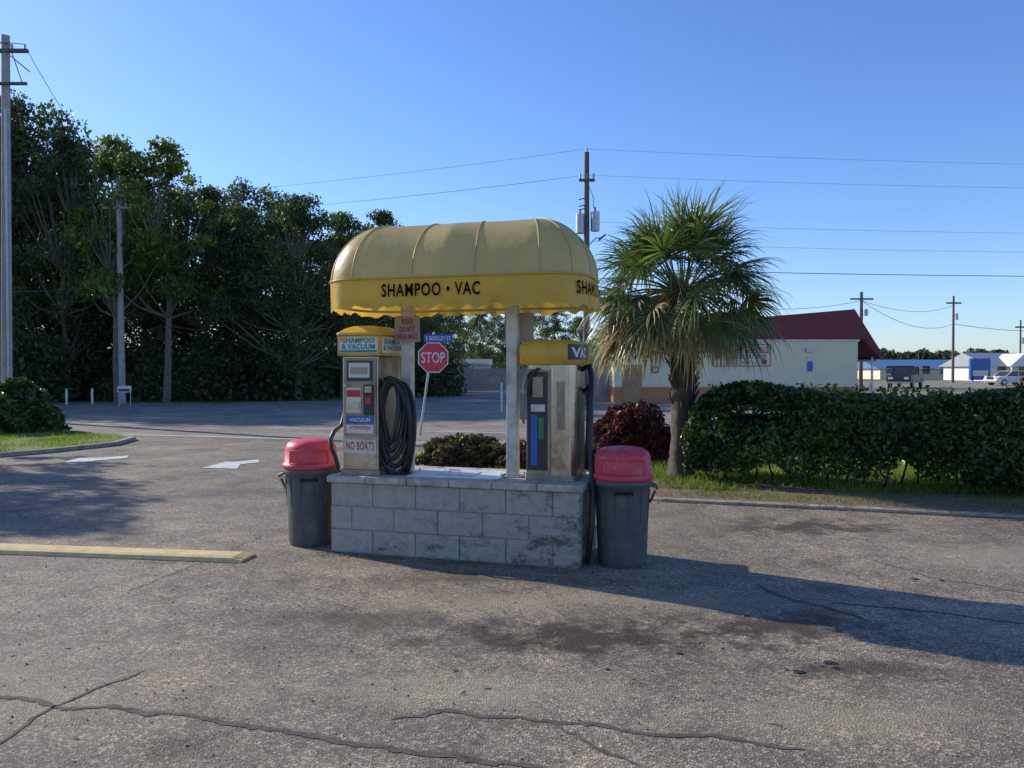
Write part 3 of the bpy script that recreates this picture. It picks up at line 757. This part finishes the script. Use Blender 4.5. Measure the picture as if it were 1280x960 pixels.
def stopsign():
    d=19.2; x=XH(541.5,d); z=ZH(447,d); r=empty('stop_sign',Matrix.Translation((x,d,0)))
    b=MB(); bx=XH(527,d)
    top=Vector((x+.02,d+.03,z+.62)); bot=Vector((bx-.05,d+.03,0)); b.tube([bot,top],.03,'galv',8)
    R=.40
    oc=[Vector((x+R*math.cos(math.radians(22.5+45*k)),d,z+R*math.sin(math.radians(22.5+45*k)))) for k in range(8)]
    b.prism(oc,(0,.006,0),'white')
    oc2=[Vector((x+R*.93*math.cos(math.radians(22.5+45*k)),d-.004,z+R*.93*math.sin(math.radians(22.5+45*k)))) for k in range(8)]
    b.prism(oc2,(0,.003,0),'signred'); b.obj('plate_and_post',parent=r)
    text('lettering','STOP',.58,.27,'white',faceY(x,d-.007,z),r,.015)
    b=MB(); b.box((x-.22,d-.012,ZH(428,d)),(x+.48,d-.006,ZH(418,d)),'blue'); b.obj('street_name_plate',parent=r)
    text('street_name','E BERKLEY ST',.6,.1,'white',faceY(x+.13,d-.016,ZH(423,d)),r,.01)
stopsign()

def wire(b,p,q,sag,r=.012):
    p=Vector(p);q=Vector(q); b.tube([p.lerp(q,t/16)-Zv*sag*4*(t/16)*(1-t/16) for t in range(17)],r,'wire',4,False)
d=35;x=XH(733,d)
b=MB(); b.tube([(x,d,-.1),(x,d,11.2)],[.17,.11],'pole',10)
b.box((x-.35,d-.12,9.9),(x+.35,d-.02,10.02),'pole')
for s in (-.3,0,.3): b.tube([(x+s,d-.07,10.0),(x+s,d-.07,10.25)],.05,'galv',6)
b.tube([(x,d,11.1),(x,d,11.4)],.05,'galv',6)
for (dx,z) in ((-.3,7.6),(.36,7.7)):
    b.tube([(x+dx,d-.15,z),(x+dx,d-.15,z+.85)],.2,'galv',12); b.tube([(x+dx,d-.15,z+.85),(x+dx,d-.15,z+1.05)],.04,'wire',6)
for z in (9.2,8.9,8.75): b.tube([(x,d,z),(x-.35,d-.1,z-.1)],.025,'wire',5)
b.tube([(x+.1,d-.2,9.6),(x+.25,d-.3,9.2),(x+.3,d-.2,8.7)],.015,'wire',4)
b.tube([(x,d,7.0),(x+.35,d-.35,7.35),(x+.55,d-.5,7.35)],.025,'galv',6)
b.prism([(x+.45,d-.75,7.15),(x+.75,d-.75,7.4),(x+.75,d-.4,7.45),(x+.45,d-.4,7.2)],(.02,0,.1),'blackp')
b.obj('utility_pole')
w=MB()
for z,zl in ((11.35,11.9),(10.2,10.9)): wire(w,(x,d,z),(-46,50,zl),.9,.006)
wire(w,(x,d,10.2),(-46,50,11.2),1.0,.006)
for z,zr in ((11.35,11.4),(10.2,10.4),(8.15,8.3),(7.3,7.4)): wire(w,(x,d,z),(48,38,zr),.35,.005)
wire(w,(x,d,6.1),(48,38,6.2),.25,.015); wire(w,(x,d,6.3),(-40,48,7),.6,.01)
w.obj('overhead_power_line')
d=25;x=XH(8,d); b=MB(); b.tube([(x,d,-.1),(x+.1,d,ZH(48,d))],[.17,.12],'poleg',10)
b.box((x-.9,d-.15,ZH(70,d)),(x+.85,d-.03,ZH(66,d)),'pole')
for s in (-.8,-.3,.35,.75): b.tube([(x+s,d-.09,ZH(66,d)),(x+s,d-.09,ZH(60,d))],.04,'galv',6)
b.tube([(x+.16,d-.16,0),(x+.17,d-.16,ZH(140,d))],.035,'galv',6)
b.box((x,d-.3,ZH(112,d)),(x+.9,d-.2,ZH(109,d)),'pole'); b.tube([(x+.4,d-.2,ZH(70,d)),(x+.75,d-.25,ZH(108,d))],.015,'wire',5)
b.tube([(x+.35,d-.25,ZH(75,d)),(x+1.0,d-.25,ZH(96,d))],.02,'galv',5)
b.obj('utility_pole')
w=MB()
for s in (-.8,.35,.75): wire(w,(x+s,d-.09,ZH(60,d)),(-45,12,11.5),.4)
wire(w,(x+.8,d,ZH(68,d)),(XH(151,37),37,ZH(232,37)),.35,.011); wire(w,(x,d,ZH(365,d)),(XH(153,37),37,ZH(350,37)),.15,.012)
w.obj('overhead_power_line')
d=37;x=XH(153,d); b=MB(); b.tube([(x,d,-.1),(x-.1,d,ZH(225,d))],[.16,.11],'poleg',8); b.box((x-.8,d-.1,ZH(262,d)),(x+.8,d,ZH(259,d)),'poleg'); b.obj('utility_pole')
for (px,d,yt) in ((1191,95,370),(1076,62,365),(1275,130,400)):
    x=XH(px,d); b=MB(); b.tube([(x,d,-.1),(x,d,ZH(yt,d))],[.17,.12],'pole',8); b.box((x-.9,d-.1,ZH(yt+10,d)),(x+.9,d,ZH(yt+8,d)),'pole')
    b.tube([(x+.25,d-.2,ZH(yt+30,d)),(x+.25,d-.2,ZH(yt+22,d))],.2,'galv',8); b.obj('utility_pole')
w=MB(); A_=(XH(1076,62),62,ZH(376,62)); B_=(XH(1191,95),95,ZH(405,95))
wire(w,A_,B_,1.2,.022); wire(w,B_,(XH(1400,120),120,ZH(405,120)),1.0,.03); wire(w,(XH(1191,95),95,ZH(382,95)),A_,.8,.018); wire(w,A_,(XH(733,35),35,5.2),.8,.015)
w.obj('overhead_power_line')

def restaurant():
    r=empty('restaurant_building',Matrix.Translation((10.8,42,0)))
    Y=38; x0,x1=4.94,16.67; b=MB()
    b.box((x0,Y,.76),(x1,Y+9,2.95),'cream'); b.box((x0-.02,Y-.02,-.01),(x1+.02,Y+9.02,.76),'orange')
    b.box((x0-.06,Y-.06,2.95),(x1+.06,Y+9.06,3.06),'white'); b.box((x0-1.0,Y+2.2,-.01),(x0-.022,Y+7,2.6),'fence')
    b.obj('walls',parent=r,bevel=.01)
    b=MB(); sec=[(9.6,3.065),(11.9,4.12),(16.45,4.5),(17.95,2.12),(17.75,2.08),(16.9,3.065)]
    b.prism([(p,Y-.12,z) for p,z in sec],(0,9.3,0),'maroon')
    for k in range(30):
        y=Y+.1+k*.3; b.tube([(16.47,y,4.53),(17.97,y,2.15)],.02,'maroon',4)
    b.box((17.6,Y,2.0),(17.75,Y+9,2.1),'white')
    for y in (Y+.3,Y+4.5,Y+8.6): b.tube([(17.5,y,0),(17.5,y,2.2)],.06,'white',8)
    b.obj('roof',parent=r)
    b=MB(); b.box((5.4,Y-.06,.05),(6.2,Y-.022,1.78),'door'); b.box((5.34,Y-.05,.05),(5.4,Y-.021,1.84),'orange'); b.box((6.2,Y-.05,.05),(6.26,Y-.021,1.84),'orange'); b.box((5.4,Y-.05,1.78),(6.2,Y-.021,1.84),'orange')
    b.tube([(6.1,Y-.12,.95),(6.1,Y-.06,.95)],.03,'galv',6); b.obj('door',parent=r)
    b=MB(); b.box((6.75,Y-.04,1.45),(7.05,Y-.001,1.75),'blackp'); b.box((6.8,Y-.05,1.5),(7.0,Y-.04,1.7),'lbl')
    b.box((8.0,Y-.06,2.2),(8.2,Y-.001,2.5),'galv'); b.box((14.15,Y-.15,2.45),(14.45,Y-.001,2.62),'galv'); b.obj('wall_lamp',parent=r)
    b=MB(); b.box((14.2,Y-.03,1.5),(14.5,Y-.001,2.25),'lbl'); b.box((14.22,Y-.036,1.52),(14.48,Y-.03,2.0),'blue'); b.obj('menu_sign',parent=r)
    b=MB(); b.box((4.93+.3,Y-.03,3.061),(4.93+.6,Y+.3,3.4),'galv'); b.box((7.2,Y+3,3.06),(8.6,Y+4.4,3.7),'galv'); b.obj('roof_unit',parent=r)
    bn=empty('banner',Matrix.Translation((11.05,Y-.03,2.3))); b=MB()
    b.box((9.65,Y-.035,1.76),(12.46,Y-.005,2.83),'lbl'); b.obj('banner_cloth',parent=bn)
    b=MB()
    for q in ((9.65,1.76,12.46,1.8),(9.65,2.79,12.46,2.83),(9.65,1.8,9.69,2.79),(12.42,1.8,12.46,2.79)): b.box((q[0],Y-.04,q[1]),(q[2],Y-.036,q[3]),'redp')
    b.tube([(9.95,Y-.045,2.3),(9.95,Y-.036,2.3)],.2,'signred',20); b.tube([(12.15,Y-.045,1.98),(12.15,Y-.036,1.98)],.13,'pinktxt',16); b.obj('banner_border',parent=bn)
    text('lettering','LUNCH SPECIALS',2.2,.36,'redp',faceY(11.25,Y-.042,2.56),bn,.03)
    text('lettering','STARTING AT $4.99',1.95,.26,'redp',faceY(11.25,Y-.042,2.2),bn,.02)
    text('lettering','MONDAY - FRIDAY 11-2',1.5,.13,'redp',faceY(11.05,Y-.042,1.93),bn,.01)
restaurant()
d=62; b=MB(); x=XH(548,d)
while x<XH(668,d):
    b.box((x,d,0),(x+.14,d+.03,1.7+random.uniform(-.03,.03)),'fence'); x+=.155
b.box((XH(548,d),d+.04,.4),(XH(668,d),d+.08,.5),'fence'); b.obj('wooden_fence')
d=72; b=MB(); x0,x1=XH(560,d),XH(612,d); b.box((x0,d,0),(x1,d+6,2.0),'white'); b.prism([(x0-.2,d-.2,2.0),(x0-.2,d+6.2,2.0),(x0-.2,d+3,2.6)],(x1-x0+.4,0,0),'galv')
b.box((x0+.8,d-.05,0),(x0+2.2,d-.002,1.7),'galv'); b.obj('storage_shed')
def house(name,px0,px1,d,yw,yr,wall,roof,dep=12,gables=0):
    x0,x1=XH(px0,d),XH(px1,d); zw=ZH(yw,d); zr=ZH(yr,d); b=MB(); b.box((x0,d,-.01),(x1,d+dep,zw),wall)
    b.prism([(x0-.5,d-.6,zw+.002),(x0-.5,d+dep+.6,zw+.002),(x0-.5,d+dep/2,zr)],(x1-x0+1,0,0),roof)
    n=int((x1-x0)/3)
    for k in range(n):
        a=x0+1+k*3; b.box((a,d-.06,.9),(a+1.2,d-.004,2.2),'glass')
        b.box((a-.08,d-.09,.8),(a+1.28,d-.061,.88),'white')
    for k in range(gables):
        a=x0+2+k*(x1-x0)/max(1,gables); b.prism([(a,d-1.2,zw),(a+4,d-1.2,zw),(a+2,d-1.2,zr-.2)],(0,5,0),wall)
        for q in (0.2,3.7): b.box((a+q,d-1.2,0),(a+q+.25,d-.95,zw),'white')
    b.obj(name)
house('shop_building',1100,1212,130,461,449,'cream','bluebd')
house('white_house',1238,1300,110,458,440,'white','galv',12,2)
house('shop_building',1300,1420,120,458,446,'orange','fence')
b=MB(); d=100; x=XH(1213,d); x2=XH(1238,d); b.box((x,d,ZH(475,d)+.0),(x2,d+.4,ZH(448,d)),'blue'); b.box((x+.3,d-.02,ZH(470,d)),(x2-.3,d-.002,ZH(463,d)),'lbl'); b.box((x+.2,d,0),(x+.4,d+.2,1),'galv'); b.box((x2-.4,d,0),(x2-.2,d+.2,1),'galv'); b.obj('billboard_sign')

def vehicle(name,x,y,rot,body,prof,W,cab,wheels,wr,sc=1):
    Mx=Matrix.Translation((x,y,0))@Matrix.Rotation(rot,4,'Z')@Matrix.Scale(sc,4)
    b=MB(); b.prism([(p,-W/2,z) for p,z in prof],(0,W,0),body)
    b.prism([(p,-W/2+.12,z) for p,z in cab],(0,W-.24,0),'glass')
    rf=[(cab[1][0]-.02,cab[1][1]),(cab[2][0]+.02,cab[2][1]),(cab[2][0]-.04,cab[2][1]+.07),(cab[1][0]+.04,cab[1][1]+.07)]
    b.prism([(p,-W/2+.1,z) for p,z in rf],(0,W-.2,0),body)
    for i in (0,3):
        j=1 if i==0 else 2
        for s in(-1,1): b.tube([(cab[i][0],s*(W/2-.11),cab[i][1]),(cab[j][0],s*(W/2-.11),cab[j][1]+.03)],.05,body,6)
    for s in (-1,1):
        m_=(cab[0][0]+cab[3][0])/2; b.tube([(m_,s*(W/2-.11),cab[0][1]),(m_,s*(W/2-.11),cab[1][1]+.02)],.05,body,6)
    for wx in wheels:
        for s in (-1,1):
            b.tube([(wx,s*(W/2-.2),wr),(wx,s*(W/2+.02),wr)],wr,'black',18); b.tube([(wx,s*(W/2+.021),wr),(wx,s*(W/2+.03),wr)],wr*.6,'galv',14)
    xf=max(p for p,z in prof)
    for s in (-1,1): b.box((xf-.02,s*(W/2-.35)-.2,.75),(xf+.02,s*(W/2-.35)+.2,.95),'lbl')
    b.box((xf-.02,-.45,.6),(xf+.03,.45,.9),'blackp'); b.box((xf-.05,-W/2+.05,.4),(xf+.08,W/2-.05,.56),'galv')
    b.obj(name,Mx,bevel=.03)
tp=[(-2.7,.45),(2.7,.45),(2.75,.9),(2.6,1.12),(1.2,1.2),(-2.7,1.2)]
vehicle('pickup_truck',XH(1132,70),70,math.radians(-128),'navy',tp,1.95,[(1.35,1.2),(.75,1.85),(-.75,1.85),(-1.0,1.2)],(-1.8,1.75),.42)
cp=[(-2.2,.3),(2.2,.3),(2.25,.7),(1.9,.88),(1.0,.95),(-1.9,1.0),(-2.2,.9)]
vehicle('car',XH(1262,80),80,math.radians(190),'white',cp,1.8,[(1.1,.95),(.4,1.42),(-.9,1.42),(-1.7,1.0)],(-1.4,1.4),.33)
for px in (55,83,115):
    d=36; x=XH(px,d); b=MB(); b.tube([(x,d,0),(x,d,.7),(x,d,.74)],[.05,.05,.03],'white',8); b.obj('bollard')
b=MB(); d=34; x=XH(155,d); b.box((x-.3,d,.62),(x+.3,d+.03,.9),'white'); b.box((x-.25,d-.01,.66),(x+.25,d-.002,.77),'blackp')
for s in(-.25,.25): b.tube([(x+s,d+.05,0),(x+s,d+.05,.88)],.02,'galv',5)
b.obj('yard_sign')
b=MB(); d=30; x=XH(627,d); b.tube([(x,d,0),(x,d,1.1)],.04,'white',6); b.obj('marker_post')

# ------------------------------------------------ light
el=math.radians(27); sd=Vector((-.857*math.cos(el),.515*math.cos(el),math.sin(el)))
sl=bpy.data.lights.new('sun','SUN'); sl.energy=5; sl.angle=math.radians(.53); sl.color=(1,.92,.79)
so=bpy.data.objects.new('sun',sl); COL.objects.link(so); so.rotation_euler=(-sd).to_track_quat('-Z','Y').to_euler(); so.location=sd*50
W=bpy.data.worlds.new('World'); S.world=W; W.use_nodes=True; nt=W.node_tree; bg=nt.nodes['Background']
sk=nt.nodes.new('ShaderNodeTexSky'); sk.sky_type='NISHITA'; sk.sun_disc=False; sk.sun_elevation=el; sk.sun_rotation=math.atan2(sd.x,sd.y)%(2*math.pi)
sk.air_density=1.0; sk.dust_density=.3; sk.ozone_density=2.4
hs=nt.nodes.new('ShaderNodeHueSaturation'); hs.inputs['Saturation'].default_value=1.08; nt.links.new(sk.outputs[0],hs.inputs['Color'])
tint=mix(nt,hs.outputs[0],(.84,.98,1.32),1.0,'MULTIPLY')
nt.links.new(tint,bg.inputs[0]); bg.inputs[1].default_value=.15
c=bpy.data.cameras.new('camera'); co=bpy.data.objects.new('camera',c); COL.objects.link(co); S.camera=co
c.sensor_width=36; c.lens=FP/1280*36; c.clip_end=3000; c.clip_start=.05
co.location=(0,0,CH); co.rotation_euler=(math.radians(90)-math.atan((480-HZ)/FP),0,0)
S.view_settings.view_transform='Standard'; S.view_settings.look='None'; S.view_settings.exposure=0
